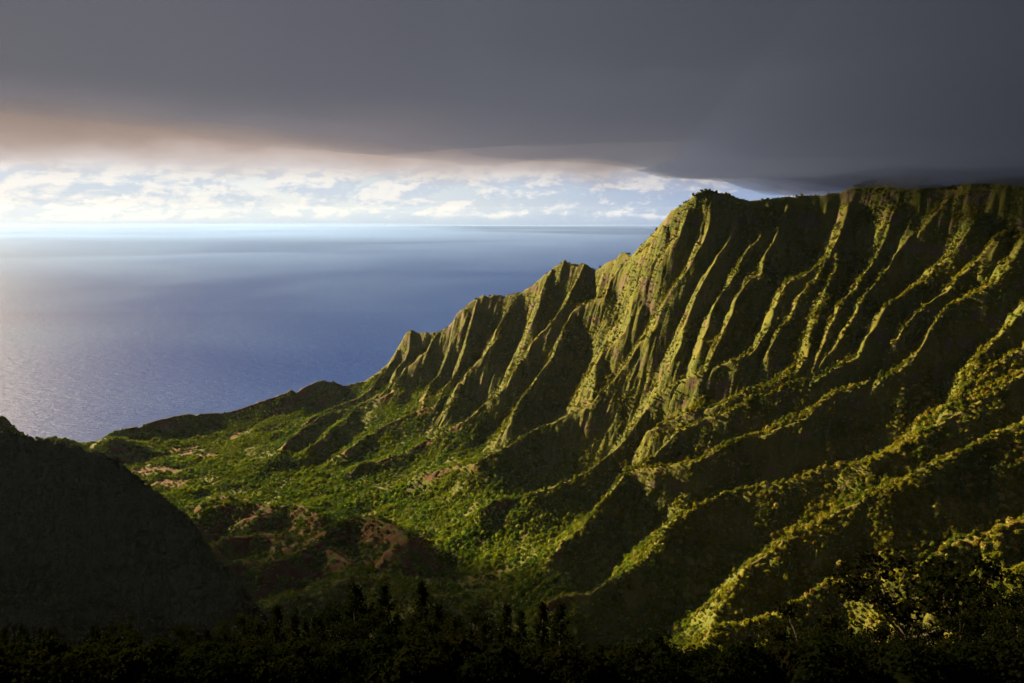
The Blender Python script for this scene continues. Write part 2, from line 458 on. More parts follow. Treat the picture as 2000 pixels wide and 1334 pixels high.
# ------------------------------------------------------------------ dark mountain on the left
DARK = [(-500,800,2150),(-250,815,2100),(-60,828,2050),(0,838,2010),(40,846,1985),(100,860,1950),(160,873,1915),(200,886,1890),(235,903,1870),(262,925,1855),(290,950,1835),(315,965,1810),
        (340,985,1780),(358,1000,1750),(372,1025,1725),(385,1055,1700),(396,1085,1660),(415,1100,1620),(442,1112,1580),(462,1150,1530)]
dk = np.array([by_y(*p) for p in DARK])
b = seg_field(dk, wx, wy, 1500, gx0, gy0, CELL)
d = b[0]
seaside = b[2] < 0     # line runs left to right; far side has positive sign
sl = np.where(b[2] > 0, 0.95, 0.62)
rb = ridged(XX + 30 * perlin(XX / 120, YY / 120), YY * 0.55, 120, 4)
d = np.maximum(d + 16 * fbm(XX, YY, 90, 4) * sst(d, 10, 80), 0)
drop = np.where(d < 120, 2.5 * d, 300 + 0.55 * (d - 120))
zz = b[1] - np.where(b[2] > 0, 1.9 * d, drop) - (0.6 - rb) * 16 * sst(d, 5, 80) + fbm(XX, YY, 30, 3) * 2.6 + 9 * fbm(XX, YY, 75, 4) * sst(YY, 0, 1)
mk = (zz > H) & (d < 1450)
H = np.where(mk, zz, H); zone[mk] = 2
# far headland at the left edge and the low rocky point by the beach
for pts, s_ in (([(-200,760,3000),(-60,785,2950),(0,815,2900),(12,822,2890),(24,840,2870),(60,858,2850)], 1.3),
                ([(60,862,3600),(100,858,3600),(135,862,3600),(150,868,3600)], 0.5),
                ([(180,866,3650),(200,857,3640),(225,855,3640),(245,862,3640)], 0.45)):
    P = np.array([by_y(*p) for p in pts])
    b2 = seg_field(P, wx, wy, 700, gx0, gy0, CELL)
    z2 = b2[1] - s_ * (np.sqrt(b2[0] ** 2 + 25) - 5) + 4 * fbm(XX, YY, 50, 3) * sst(b2[0], 5, 50)
    mk = (z2 > H) & (b2[0] < 650) & (z2 > -12)
    H = np.where(mk, z2, H); zone[mk] = 3
# coast: land falls under the water past the shore line (left part)
shore = np.array([by_z(u, v, 2) for u, v in [(-900,905),(-300,890),(60,874),(150,872),(185,868),(230,864),(262,858)]])
b2 = seg_field(shore, XX, YY, 1500, gx0, gy0, CELL)
off = (b2[2] > 0) & (XX < shore[-1][0] + 40)
H = np.where(off & (zone != 3), np.minimum(H, 2 - 0.10 * b2[0]), H)
H = np.where(off & (zone == 3) & (H < 10), np.minimum(H, 2 - 0.10 * b2[0] + 6), H)

# ------------------------------------------------------------------ rain erosion: many droplets walking down the grid together
def erode(H, mask, n=26000, rounds=7, steps=60):
    Hh = H.copy()
    ny, nx = Hh.shape
    cand = np.flatnonzero(mask.ravel())
    for r in range(rounds):
        idx = rng.choice(cand, n)
        py = (idx // nx).astype(float) + rng.random(n) - 0.5; px = (idx % nx).astype(float) + rng.random(n) - 0.5
        sx = np.zeros(n); sy = np.zeros(n); load = np.zeros(n); vol = np.ones(n)
        for s in range(steps):
            px = np.clip(px, 1, nx - 3); py = np.clip(py, 1, ny - 3)
            i = px.astype(int); j = py.astype(int); a = px - i; bb = py - j
            h00 = Hh[j, i]; h10 = Hh[j, i + 1]; h01 = Hh[j + 1, i]; h11 = Hh[j + 1, i + 1]
            gx = (h10 - h00) * (1 - bb) + (h11 - h01) * bb
            gy = (h01 - h00) * (1 - a) + (h11 - h10) * a
            h = (h00 * (1 - a) + h10 * a) * (1 - bb) + (h01 * (1 - a) + h11 * a) * bb
            sx = sx * 0.35 - gx; sy = sy * 0.35 - gy
            l = np.sqrt(sx * sx + sy * sy) + 1e-6
            nxp = px + sx / l; nyp = py + sy / l
            nxp = np.clip(nxp, 1, nx - 3); nyp = np.clip(nyp, 1, ny - 3)
            i2 = nxp.astype(int); j2 = nyp.astype(int); a2 = nxp - i2; b2_ = nyp - j2
            hn = (Hh[j2, i2] * (1 - a2) + Hh[j2, i2 + 1] * a2) * (1 - b2_) + (Hh[j2 + 1, i2] * (1 - a2) + Hh[j2 + 1, i2 + 1] * a2) * b2_
            dh = hn - h
            capq = np.maximum(-dh, 0.02) * vol * 1.2
            dep = np.where(dh > 0, np.minimum(load, dh), np.maximum(0, (load - capq) * 0.15))
            ero = np.where(dh < 0, np.minimum(np.maximum(0, (capq - load) * 0.10), -dh * 0.5), 0)
            q = dep - ero
            load = load - q
            for oj, oi, wt in ((0, 0, (1 - a) * (1 - bb)), (0, 1, a * (1 - bb)), (1, 0, (1 - a) * bb), (1, 1, a * bb)):
                np.add.at(Hh, (j + oj, i + oi), q * wt)
            vol *= 0.985
            px, py = nxp, nyp
    return Hh
fr = (np.abs(XX) < 0.80 * YY + 60) & (H > 8)
H1 = erode(H, fr)
crestw = sst(np.minimum(dcrest, 1e9), 2, 25)
H = H + np.clip(H1 - H, -14, 6) * (0.25 + 0.75 * crestw)
print("terrain", NX, NY, H.min(), H.max())

# ------------------------------------------------------------------ near slope under the lookout
NC = 2.5
NGX = np.arange(-1300, 760, NC * 1.0); NGY = np.arange(-160, 1050, NC)
# coarser sheet for the hidden drop, fine enough to read at the bottom edge
NXX, NYY = np.meshgrid(NGX, NGY)
yy = np.maximum(NYY, 8.0)
a_ = NXX / yy
sl_ = np.interp(a_, [-1.2, -0.73, -0.50, -0.28, -0.10, 0.05, 0.18, 0.30, 0.42, 0.55, 0.73, 1.2],
                    [0.60, 0.635, 0.64, 0.645, 0.65, 0.665, 0.70, 0.71, 0.69, 0.655, 0.635, 0.58])
R0 = 175 + 18 * perlin(NXX / 60, NXX * 0 + 3.3)
sl_ = sl_ + 0.016 * fbm(NXX, NYY * 0.3, 45, 3) * sst(NYY, 20, 90)
run = np.minimum(yy, R0); ext = np.maximum(yy - R0, 0)
HN = CAM_Z - 3.2 - sl_ * np.maximum(run - 14, 0) - 0.42 * 14 - (1.05 * ext + 0.0002 * ext ** 2)
HN = np.where(NYY < 14, CAM_Z - 3.2 - 0.42 * np.maximum(NYY, 0), HN)
HN = HN + fbm(NXX, NYY, 34, 4) * 1.6 * sst(NYY, 14, 60)
near_r = np.array([[-300, -200, 1240], [-520, 150, 1215], [-820, 520, 1120], [-980, 750, 1000], [-1080, 900, 850], [-1160, 1020, 700]], float)
bn = seg_field(near_r, NXX, NYY, 2000, NGX[0], NGY[0], NC)
zn = bn[1] - 170 - 0.78 * (np.sqrt(bn[0] ** 2 + 100) - 10) + (ridged(NXX, NYY, 90, 3) - 0.4) * 9 * sst(bn[0], 5, 60)
HN = np.maximum(HN, zn)
HN = np.where((NYY < 16) & (np.abs(NXX) < 40), np.minimum(HN, CAM_Z - 3.0), HN)

# ------------------------------------------------------------------ mesh sheets
def grid_mesh(name, H, gx, gy, keep, mats, attrs=None):
    ny, nx = H.shape
    used = np.zeros((ny, nx), bool)
    used[:-1, :-1] |= keep; used[1:, :-1] |= keep; used[:-1, 1:] |= keep; used[1:, 1:] |= keep
    idx = np.full(ny * nx, -1, np.int32)
    u = np.flatnonzero(used.ravel())
    idx[u] = np.arange(len(u), dtype=np.int32)
    jj, ii = np.divmod(u, nx)
    co = np.empty((len(u), 3), np.float32)
    co[:, 0] = gx[ii]; co[:, 1] = gy[jj]; co[:, 2] = H.ravel()[u]
    kj, ki = np.nonzero(keep)
    base = kj * nx + ki
    q = np.stack([idx[base], idx[base + 1], idx[base + nx + 1], idx[base + nx]], 1).astype(np.int32)
    me = bpy.data.meshes.new(name)
    me.vertices.add(len(u)); me.vertices.foreach_set('co', co.ravel())
    me.loops.add(q.size); me.loops.foreach_set('vertex_index', q.ravel())
    me.polygons.add(len(q)); me.polygons.foreach_set('loop_start', np.arange(0, q.size, 4, dtype=np.int32))
    me.polygons.foreach_set('use_smooth', np.ones(len(q), bool))
    me.update(calc_edges=True)
    for an, arr in (attrs or {}).items():
        at = me.attributes.new(an, 'FLOAT', 'POINT')
        at.data.foreach_set('value', arr.ravel()[u].astype(np.float32))
    for m_ in mats:
        me.materials.append(m_)
    ob = bpy.data.objects.new(name, me)
    COL.objects.link(ob)
    ob['kind'] = 'structure'
    return ob

# ---- what grows where (0..1): bare red soil, open grass, canopy density
gyH, gxH = np.gradient(H, CELL)
slH = np.sqrt(gxH ** 2 + gyH ** 2)
lowleft = (1 - sst(E, 240, 420)) * (1 - sst(XX, 200, 700))
ridge_near = np.exp(-(ds / 30.0) ** 2)
# side of slope turned to the viewer (downhill towards -y): drier, barer in the low spurs
facing = sst(gyH, 0.10, 0.5)
soil = lowleft * np.clip(ridge_near * 0.9 + 0.3 * facing * np.exp(-(ds / 70.0) ** 2), 0, 1) * sst(fbm(XX, YY, 120, 3), -0.5, 0.35) * sst(carve, -1, 2)
soil = soil * 0.75
soil = np.where(zone == 1, 0.30 + 0.65 * sst(fbm(XX, YY, 60, 4), -0.35, 0.4), soil)
Dd = hill3d[-1]
bD = seg_field(Dd, XX, YY, 400, gx0, gy0, CELL)
soil = np.where((zone == 1) & (bD[0] < 200) , soil * 0.4, soil)
bluff = sst(XX, -1700, -1450) * (1 - sst(XX, -1000, -800)) * sst(YY, 3500, 3700)
soil = np.maximum(soil, bluff * sst(slH, 0.30, 0.5) * sst(fbm(XX, YY, 70, 3), -0.3, 0.4) * 0.75)
terr = (1 - sst(XX, -1500, -1250)) * sst(YY, 2900, 3100)
soil = np.maximum(soil, terr * sst(fbm(XX * 0.35, YY, 130, 3), 0.0, 0.35) * 0.9)
rockm = sst(slH, 1.4, 2.2) * sst(fbm(XX, YY, 60, 3) + 0.35 * np.sin(H / 13 + 1.5 * perlin(XX / 90, YY / 90)), 0.15, 0.55) * 0.85
grass = np.clip(np.exp(-(ds / 16.0) ** 2) * sst(fbm(XX, YY, 150, 2), -0.45, 0.25) + soil, 0, 1)

# ------------------------------------------------------------------ materials
def new_mat(name):
    mt = bpy.data.materials.new(name)
    mt.use_nodes = True
    return mt, NT(mt.node_tree)

def attr(nt, name):
    a = nt.n('ShaderNodeAttribute'); a.attribute_name = name
    return a.outputs['Fac']

def ground_mat(name, dark=None):
    mt, g = new_mat(name)
    geo = g.n('ShaderNodeTexCoord').outputs['Object']
    n1 = g.noise(geo, 0.012, 6, 0.6)
    n2 = g.noise(geo, 0.09, 6, 0.65)
    n3 = g.noise(geo, 0.5, 4, 0.6)
    green = g.mix(g.ss(n1, 0.35, 0.65), (0.034, 0.050, 0.007), (0.072, 0.076, 0.009))
    green = g.mix(g.ss(n2, 0.42, 0.70), green, (0.088, 0.078, 0.015))
    dry = g.mix(g.ss(n2, 0.35, 0.65), (0.078, 0.066, 0.014), (0.105, 0.084, 0.020))
    gr = attr(g, 'grass')
    col = g.mix(g.m('MULTIPLY', g.ss(g.m('ADD', gr, g.m('MULTIPLY', g.m('SUBTRACT', n2, 0.5), 0.8)), 0.35, 0.8), 0.5), green, dry)
    red = g.mix(g.ss(n2, 0.35, 0.68), (0.075, 0.028, 0.013), (0.095, 0.046, 0.020))
    so = attr(g, 'soil')
    col = g.mix(g.ss(g.m('ADD', so, g.m('MULTIPLY', g.m('SUBTRACT', n2, 0.5), 1.1)), 0.42, 0.72), col, red)
    rk = g.mix(g.ss(n3, 0.3, 0.7), (0.045, 0.038, 0.024), (0.11, 0.078, 0.045))
    ro = attr(g, 'rock')
    col = g.mix(g.ss(g.m('ADD', ro, g.m('MULTIPLY', g.m('SUBTRACT', n2, 0.5), 0.9)), 0.35, 0.6), col, rk)
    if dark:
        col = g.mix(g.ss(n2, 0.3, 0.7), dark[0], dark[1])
    bs = g.n('ShaderNodeBsdfPrincipled')
    g.put(bs.inputs['Base Color'], col)
    bs.inputs['Roughness'].default_value = 0.95
    bs.inputs['Specular IOR Level'].default_value = 0.1
    bp = g.n('ShaderNodeBump')
    bp.inputs['Strength'].default_value = 0.9
    bp.inputs['Distance'].default_value = 2.2
    g.link(g.m('ADD', g.noise(geo, 0.22, 5, 0.7), g.m('MULTIPLY', n2, 2.0)), bp.inputs['Height'])
    g.link(bp.outputs[0], bs.inputs['Normal'])
    o = g.n('ShaderNodeOutputMaterial')
    g.link(bs.outputs[0], o.inputs[0])
    return mt
M_GROUND = ground_mat('mountain_ground')
M_DARK = ground_mat('shade_toned_ground', [(0.006, 0.008, 0.004), (0.020, 0.017, 0.008)])  # shade of the left hill and near slope put into the ground colour

attrs = {'soil': soil, 'grass': grass, 'rock': rockm}
hq = np.maximum.reduce([H[:-1, :-1], H[1:, :-1], H[:-1, 1:], H[1:, 1:]])
fx = XX[:-1, :-1]; fy = YY[:-1, :-1]
keep = (hq > -6) & (np.abs(fx) < 0.78 * fy + 150)
bh = behind[:-1, :-1]
keep &= (bh < 260)
zq = zone[:-1, :-1]
valley_q = (zq == 0) & (W_UP[:-1, :-1] < 0.45)
grid_mesh('mountain', H, GX, GY, keep & (zq == 0) & ~valley_q, [M_GROUND], attrs)
grid_mesh('valley_floor', H, GX, GY, keep & valley_q, [M_GROUND], attrs)
grid_mesh('red_hills', H, GX, GY, keep & (zq == 1), [M_GROUND], attrs)
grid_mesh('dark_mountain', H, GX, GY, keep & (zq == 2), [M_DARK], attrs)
grid_mesh('headland', H, GX, GY, keep & (zq == 3), [M_GROUND], attrs)
nk = np.ones((NXX.shape[0] - 1, NXX.shape[1] - 1), bool)
nearm = np.abs(NXX[:-1, :-1]) < 0.8 * np.maximum(NYY[:-1, :-1], 0) + 60
# fine sheet near, every third row and column for the rest
HN3 = HN[::4, ::4]; X3 = NGX[::4]; Y3 = NGY[::4]
fineq = (NGY[:-1] < 300)[:, None] & (np.abs(NGX[:-1]) < 300)[None, :]
nyk, nxk = (HN3.shape[0] - 1, HN3.shape[1] - 1)
jf = np.searchsorted(Y3, 300.0) ; i0f = np.searchsorted(X3, -300.0); i1f = np.searchsorted(X3, 300.0)
jlo, ilo, ihi = jf * 4, i0f * 4, i1f * 4
kf = np.zeros(nk.shape, bool); kf[:jlo, ilo:ihi] = True
kc = np.ones((nyk, nxk), bool); kc[:jf, i0f:i1f] = False
zer = np.zeros_like(HN)
at_n = {'soil': zer, 'grass': zer + 0.2, 'rock': zer}
at_n3 = {k_: v_[::4, ::4] for k_, v_ in at_n.items()}
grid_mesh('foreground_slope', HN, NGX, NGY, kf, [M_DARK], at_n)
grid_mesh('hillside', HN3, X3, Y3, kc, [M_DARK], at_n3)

# ------------------------------------------------------------------ sea
mt, g = new_mat('sea_water')
geo = g.n('ShaderNodeTexCoord').outputs['Object']
mp = g.n('ShaderNodeMapping'); g.link(geo, mp.inputs[0]); mp.inputs['Rotation'].default_value = (0, 0, math.radians(18))
mp.inputs['Scale'].default_value = (0.35, 1.0, 1.0)
swell = g.noise(mp.outputs[0], 0.030, 5, 0.62, 0.3)
chop = g.noise(mp.outputs[0], 0.16, 3, 0.6)
big = g.noise(geo, 0.00016, 4, 0.5, 0.6)
bs = g.n('ShaderNodeBsdfPrincipled')
g.put(bs.inputs['Base Color'], g.mix(g.ss(big, 0.35, 0.65), (0.008, 0.034, 0.220), (0.026, 0.066, 0.270)))  # paler patches put sheen and cloud reflections into the water colour
bs.inputs['Specular IOR Level'].default_value = 0.03
g.put(bs.inputs['Roughness'], g.ss(big, 0.35, 0.65, 0.55, 0.70))
bs.inputs['IOR'].default_value = 1.33
bp = g.n('ShaderNodeBump'); bp.inputs['Strength'].default_value = 1.0; bp.inputs['Distance'].default_value = 11.0
g.link(g.m('ADD', swell, g.m('MULTIPLY', chop, 0.35)), bp.inputs['Height'])
g.link(bp.outputs[0], bs.inputs['Normal'])
o = g.n('ShaderNodeOutputMaterial'); g.link(bs.outputs[0], o.inputs[0])
me = bpy.data.meshes.new('sea')
S = 62000.0
me.from_pydata([(-S, -3000, 0), (S, -3000, 0), (S, S, 0), (-S, S, 0)], [], [(0, 1, 2, 3)])
me.materials.append(mt)
sea = bpy.data.objects.new('sea', me); COL.objects.link(sea); sea['kind'] = 'structure'

# ------------------------------------------------------------------ haze
HTOP = 1460.0
me = bpy.data.meshes.new('haze')
S2 = S + 200
vs = [(x, y, z) for z in (-60, HTOP) for x, y in ((-S2, -3400), (S2, -3400), (S2, S2), (-S2, S2))]
me.from_pydata(vs, [], [(3, 2, 1, 0), (4, 5, 6, 7), (0, 1, 5, 4), (1, 2, 6, 5), (2, 3, 7, 6), (3, 0, 4, 7)])
hm, g = new_mat('haze_air')
pv = g.n('ShaderNodeVolumePrincipled')
pv.inputs['Color'].default_value = (0.55, 0.72, 1.0, 1)
pv.inputs['Density'].default_value = 2.0e-6
pv.inputs['Anisotropy'].default_value = 0.2
o = g.n('ShaderNodeOutputMaterial'); g.link(pv.outputs[0], o.inputs['Volume'])
me.materials.append(hm)
haze = bpy.data.objects.new('haze', me); COL.objects.link(haze); haze['kind'] = 'stuff'

# thin banks of vapour lying on the sea towards the horizon
mxs = np.linspace(-56000, 40000, 90); mys = 9000 + 52500 * np.linspace(0, 1, 80) ** 1.5
MX, MY = np.meshgrid(mxs, mys)
mt_ = 40 + 430 * sst(MY, 9000, 26000) * (1 - 0.25 * sst(MY, 30000, 60000)) * (0.35 + 0.65 * sst(fbm(MX * 0.45 + 0.2 * MY, MY, 9000, 4), -0.35, 0.45)) * (0.35 + 0.65 * (1 - sst(MX / MY, -0.55, 0.25)))
ny_, nx_ = MX.shape; n_ = ny_ * nx_
V = np.concatenate([np.stack([MX, MY, MX * 0 + 6], -1).reshape(-1, 3), np.stack([MX, MY, mt_], -1).reshape(-1, 3)])
F = []
for j in range(ny_ - 1):
    for i in range(nx_ - 1):
        a = j * nx_ + i
        F.append((a, a + nx_, a + nx_ + 1, a + 1)); F.append((n_ + a, n_ + a + 1, n_ + a + nx_ + 1, n_ + a + nx_))
for i in range(nx_ - 1):
    a = i; F.append((a, a + 1, n_ + a + 1, n_ + a)); a = (ny_ - 1) * nx_ + i; F.append((a + 1, a, n_ + a, n_ + a + 1))
for j in range(ny_ - 1):
    a = j * nx_; F.append((a + nx_, a, n_ + a, n_ + a + nx_)); a = j * nx_ + nx_ - 1; F.append((a, a + nx_, n_ + a + nx_, n_ + a))
me = bpy.data.meshes.new('sea_mist'); me.from_pydata(V.tolist(), [], F)
m_, g_ = new_mat('sea_mist_vapour'); pv_ = g_.n('ShaderNodeVolumePrincipled')
pv_.inputs['Color'].default_value = (0.17, 0.29, 0.66, 1); pv_.inputs['Density'].default_value = 7.5e-5
pv_.inputs['Anisotropy'].default_value = 0.3
o_ = g_.n('ShaderNodeOutputMaterial'); g_.link(pv_.outputs[0], o_.inputs['Volume'])
me.materials.append(m_)
ob = bpy.data.objects.new('sea_mist', me); COL.objects.link(ob); ob['kind'] = 'stuff'

# ------------------------------------------------------------------ vegetation
def leaf_mat(name, cols, pale=0.0, scale=0.006):
    mt, g = new_mat(name)
    oi = g.n('ShaderNodeObjectInfo')
    geo = g.n('ShaderNodeNewGeometry').outputs['Position']
    n1 = g.noise(geo, scale, 4, 0.6)
    n2 = g.noise(geo, 0.35, 3, 0.6)
    rnd = oi.outputs['Random']
    c = g.mix(g.ss(g.m('ADD', n1, g.m('MULTIPLY', g.m('SUBTRACT', rnd, 0.5), 0.25)), 0.38, 0.62), cols[0], cols[1])
    c = g.mix(g.ss(rnd, 0.80, 0.97), c, cols[2])
    c = g.mix(g.ss(rnd, 0.10, 0.0), c, cols[3])
    gz = g.n('ShaderNodeSeparateXYZ'); g.link(geo, gz.inputs[0])
    c = g.mix(1.0, c, g.mix(g.ss(gz.outputs[2], 180, 480), (1.08, 1.34, 1.1), (1.0, 0.90, 0.8)), 'MULTIPLY')  # greener valley leaves, brightened for the low sun; golden-light tint higher up
    c = g.mix(1.0, c, g.mix(n2, (0.65, 0.65, 0.65), (1.35, 1.35, 1.35)), 'MULTIPLY')
    d = g.n('ShaderNodeBsdfDiffuse')
    g.put(d.inputs['Color'], c)
    tr = g.n('ShaderNodeBsdfTranslucent')
    g.put(tr.inputs['Color'], g.mix(1.0, c, (1.15, 1.25, 0.6), 'MULTIPLY'))
    mx = g.n('ShaderNodeMixShader'); mx.inputs[0].default_value = 0.32
    g.link(d.outputs[0], mx.inputs[1]); g.link(tr.outputs[0], mx.inputs[2])
    o = g.n('ShaderNodeOutputMaterial'); g.link(mx.outputs[0], o.inputs[0])
    return mt
M_LEAF = leaf_mat('forest_leaves', [(0.045, 0.068, 0.007), (0.120, 0.122, 0.009), (0.21, 0.19, 0.055), (0.115, 0.070, 0.015)])
M_LEAFD = leaf_mat('shade_toned_leaves', [(0.005, 0.008, 0.003), (0.008, 0.011, 0.004), (0.010, 0.012, 0.005), (0.008, 0.008, 0.004)])  # near slope's shade put into the leaf colours
M_LEAFM = leaf_mat('shade_toned_heath', [(0.014, 0.020, 0.006), (0.030, 0.036, 0.010), (0.04, 0.042, 0.015), (0.03, 0.024, 0.010)])  # darkened leaf copy, carries the left hill's shade in its colour
M_BARK, g = new_mat('bark')
bs = g.n('ShaderNodeBsdfPrincipled')
gc = g.n('ShaderNodeTexCoord').outputs['Object']
g.put(bs.inputs['Base Color'], g.mix(g.noise(gc, 3.0, 5), (0.03, 0.022, 0.016), (0.10, 0.075, 0.055)))
bs.inputs['Roughness'].default_value = 0.95
o = g.n('ShaderNodeOutputMaterial'); g.link(bs.outputs[0], o.inputs[0])

def quads_mesh(name, C, A, B, mats, extra=None):
    """leaf quads: centre C, half axes A, B; extra = (verts, faces) appended"""
    n = len(C)
    V = np.stack([C - A - B, C + A - B, C + A + B, C - A + B], 1).reshape(-1, 3)
    F = [tuple(range(4 * i, 4 * i + 4)) for i in range(n)]
    V = V.tolist()
    if extra:
        off_ = len(V); V += [tuple(p) for p in extra[0]]; F += [tuple(i + off_ for i in f) for f in extra[1]]
    me = bpy.data.meshes.new(name)
    me.from_pydata(V, [], F)
    for m_ in mats: me.materials.append(m_)
    return me

import bmesh
def ico(sub, r=(1, 1, 1), jit=0.2, centre=(0, 0, 0), seed=0):
    bm = bmesh.new(); bmesh.ops.create_icosphere(bm, subdivisions=sub, radius=1.0)
    rr = np.random.default_rng(seed)
    ph = rr.random(3) * 50
    vs = []
    for v in bm.verts:
        c = v.co
        k_ = 1 + jit * float(perlin(np.array([c.x * 1.7 + ph[0] + c.z]), np.array([c.y * 1.7 + ph[1] - c.z * 0.7]))[0]) * 2 + (rr.random() - 0.5) * jit
        vs.append((c.x * k_ * r[0] + centre[0], c.y * k_ * r[1] + centre[1], c.z * k_ * r[2] + centre[2]))
    bm.verts.index_update()
    fs = [tuple(v.index for v in f.verts) for f in bm.faces]
    bm.free()
    return vs, fs

def crown_clump(seed, nleaf, size, lobes, flat=0.8, inner=True):
    """crown of unit radius, base at z=0: several lobes covered with leaf-cluster faces"""
    rr = np.random.default_rng(seed)
    L = []
    for i in range(lobes):
        a = rr.random() * 6.283; q = rr.random() ** 0.5 * 0.55 if i else 0
        L.append((math.cos(a) * q, math.sin(a) * q, 0.45 + rr.random() * 0.5 * flat, 0.42 + rr.random() * 0.22))
    C = np.zeros((nleaf, 3)); A = np.zeros((nleaf, 3)); B = np.zeros((nleaf, 3))
    for i in range(nleaf):
        lx, ly, lz, lr = L[i % lobes]
        n = rr.normal(size=3); n /= np.linalg.norm(n)
        if n[2] < -0.4: n[2] = -n[2]
        C[i] = np.array([lx, ly, lz]) + n * lr * (0.78 + 0.50 * rr.random())
        n2 = n + rr.normal(size=3) * 0.45; n2 /= np.linalg.norm(n2)
        t = np.cross(n2, rr.normal(size=3)); t /= np.linalg.norm(t) + 1e-9
        b_ = np.cross(n2, t)
        s_ = size * (0.6 + 0.8 * rr.random())
        A[i] = t * s_; B[i] = b_ * s_ * (0.55 + 0.4 * rr.random())
    C[:, 2] = np.maximum(C[:, 2] * flat, 0.02)
    ex_v, ex_f = [], []
    if inner:
        for j, (lx, ly, lz, lr) in enumerate(L):
            v_, f_ = ico(1, (lr * .86, lr * .86, lr * .86 * flat), 0.25, (lx, ly, lz * flat), seed * 7 + j)
            o_ = len(ex_v); ex_v += v_; ex_f += [tuple(i + o_ for i in f) for f in f_]
    return C, A, B, (ex_v, ex_f)

clump_objs = []
for i, (nl, sz, lb, fl) in enumerate([(110, 0.14, 4, 0.85), (120, 0.13, 6, 0.7), (100, 0.15, 3, 1.2), (115, 0.13, 7, 0.55)]):
    C, A, B, ex = crown_clump(100 + i, nl, sz, lb, fl)
    me = quads_mesh('tree_clump', C, A, B, [M_LEAF], ex)
    ob = bpy.data.objects.new('tree_clump', me)      # source shape, only used through the forest's instances
    clump_objs.append(ob)

def scatter_gn(name, pts, scl, rot, var, sources, kind_label=None):
    me = bpy.data.meshes.new(name)
    me.vertices.add(len(pts)); me.vertices.foreach_set('co', pts.astype(np.float32).ravel())
    for an, arr in (('scl', scl), ('rot', rot)):
        at = me.attributes.new(an, 'FLOAT_VECTOR', 'POINT'); at.data.foreach_set('vector', arr.astype(np.float32).ravel())
    at = me.attributes.new('var', 'INT', 'POINT'); at.data.foreach_set('value', var.astype(np.int32))
    ob = bpy.data.objects.new(name, me); COL.objects.link(ob)
    ng = bpy.data.node_groups.new(name, 'GeometryNodeTree')
    ng.interface.new_socket('Geometry', in_out='INPUT', socket_type='NodeSocketGeometry')
    ng.interface.new_socket('Geometry', in_out='OUTPUT', socket_type='NodeSocketGeometry')
    N = ng.nodes; Lk = ng.links
    gi = N.new('NodeGroupInput'); go = N.new('NodeGroupOutput')
    g2i = N.new('GeometryNodeGeometryToInstance')
    for so_ in reversed(sources):
        oi = N.new('GeometryNodeObjectInfo'); oi.inputs['Object'].default_value = so_
        Lk.new(oi.outputs['Geometry'], g2i.inputs[0])
    iop = N.new('GeometryNodeInstanceOnPoints')
    Lk.new(gi.outputs[0], iop.inputs['Points']); Lk.new(g2i.outputs[0], iop.inputs['Instance'])
    iop.inputs['Pick Instance'].default_value = True
    def na(nm, ty):
        n_ = N.new('GeometryNodeInputNamedAttribute'); n_.data_type = ty; n_.inputs['Name'].default_value = nm
        return next(o_ for o_ in n_.outputs if o_.enabled and o_.name == 'Attribute')
    Lk.new(na('var', 'INT'), iop.inputs['Instance Index'])
    Lk.new(na('scl', 'FLOAT_VECTOR'), iop.inputs['Scale'])
    e2r = N.new('FunctionNodeEulerToRotation'); Lk.new(na('rot', 'FLOAT_VECTOR'), e2r.inputs[0])
    Lk.new(e2r.outputs[0], iop.inputs['Rotation'])
    Lk.new(iop.outputs[0], go.inputs[0])
    md = ob.modifiers.new('scatter', 'NODES'); md.node_group = ng
    ob['kind'] = 'stuff'
    return ob

# canopy density over the terrain grid
patch = fbm(XX, YY, 130, 4)
dens = 0.80 * sst(patch, -0.55, 0.15) + 0.12
dens *= 1 - 0.35 * sst(slH, 1.0, 1.8)
dens *= 1 + 0.6 * sst(E, 250, 500) * (1 - sst(YY, 2000, 2600))
dens *= 1 - 0.75 * np.exp(-(ds / 13.0) ** 2) * sst(fbm(XX, YY, 150, 2), -0.5, 0.2)
dens *= 1 - 0.93 * sst(soil, 0.35, 0.7)
dens = np.where(zone == 1, dens * 0.5 + 0.10 * sst(perlin(XX / 60, YY / 60), 0.1, 0.4), dens)
dens = np.where(zone == 2, 0, dens)
dens = np.where(behind > 30, 0, dens)
frm = (np.abs(XX) < 0.72 * YY + 30) & (H > 4)
dens = dens * frm
ok = np.flatnonzero(dens.ravel() > 0.02)
NT_ = 340000
pr = dens.ravel()[ok]
# more, smaller plants far away would not read: keep plan density even
sel = rng.choice(ok, size=NT_, p=pr / pr.sum())
jj, ii = np.divmod(sel, NX)
px = GX[ii] + (rng.random(NT_) - 0.5) * CELL; py = GY[jj] + (rng.random(NT_) - 0.5) * CELL
inside = (px > GX[0]) & (px < GX[-2]) & (py > GY[0]) & (py < GY[-2])
px, py = px[inside], py[inside]
pz = bil(H, px, py, GX, GY)
stp = bil(slH, px, py, GX, GY)
r_ = 2.0 + 5.2 * rng.random(len(px)) ** 2.6
r_ *= 1 - 0.40 * sst(stp, 0.9, 1.7)
r_ *= 1 + 0.22 * sst(px, 0, 500) * (1 - sst(py, 1700, 2300))
big_ = bil(sst(patch, 0.0, 0.5) * sst(ds, 15, 60), px, py, GX, GY)
r_ *= 1 + 0.45 * big_
scl = np.stack([r_, r_, r_ * (0.8 + 0.5 * rng.random(len(px)))], 1)
rot = np.stack([(rng.random(len(px)) - .5) * .3, (rng.random(len(px)) - .5) * .3, rng.random(len(px)) * 6.283], 1)
pts = np.stack([px, py, pz - 0.12 * r_], 1)
var = rng.integers(0, 4, len(px))
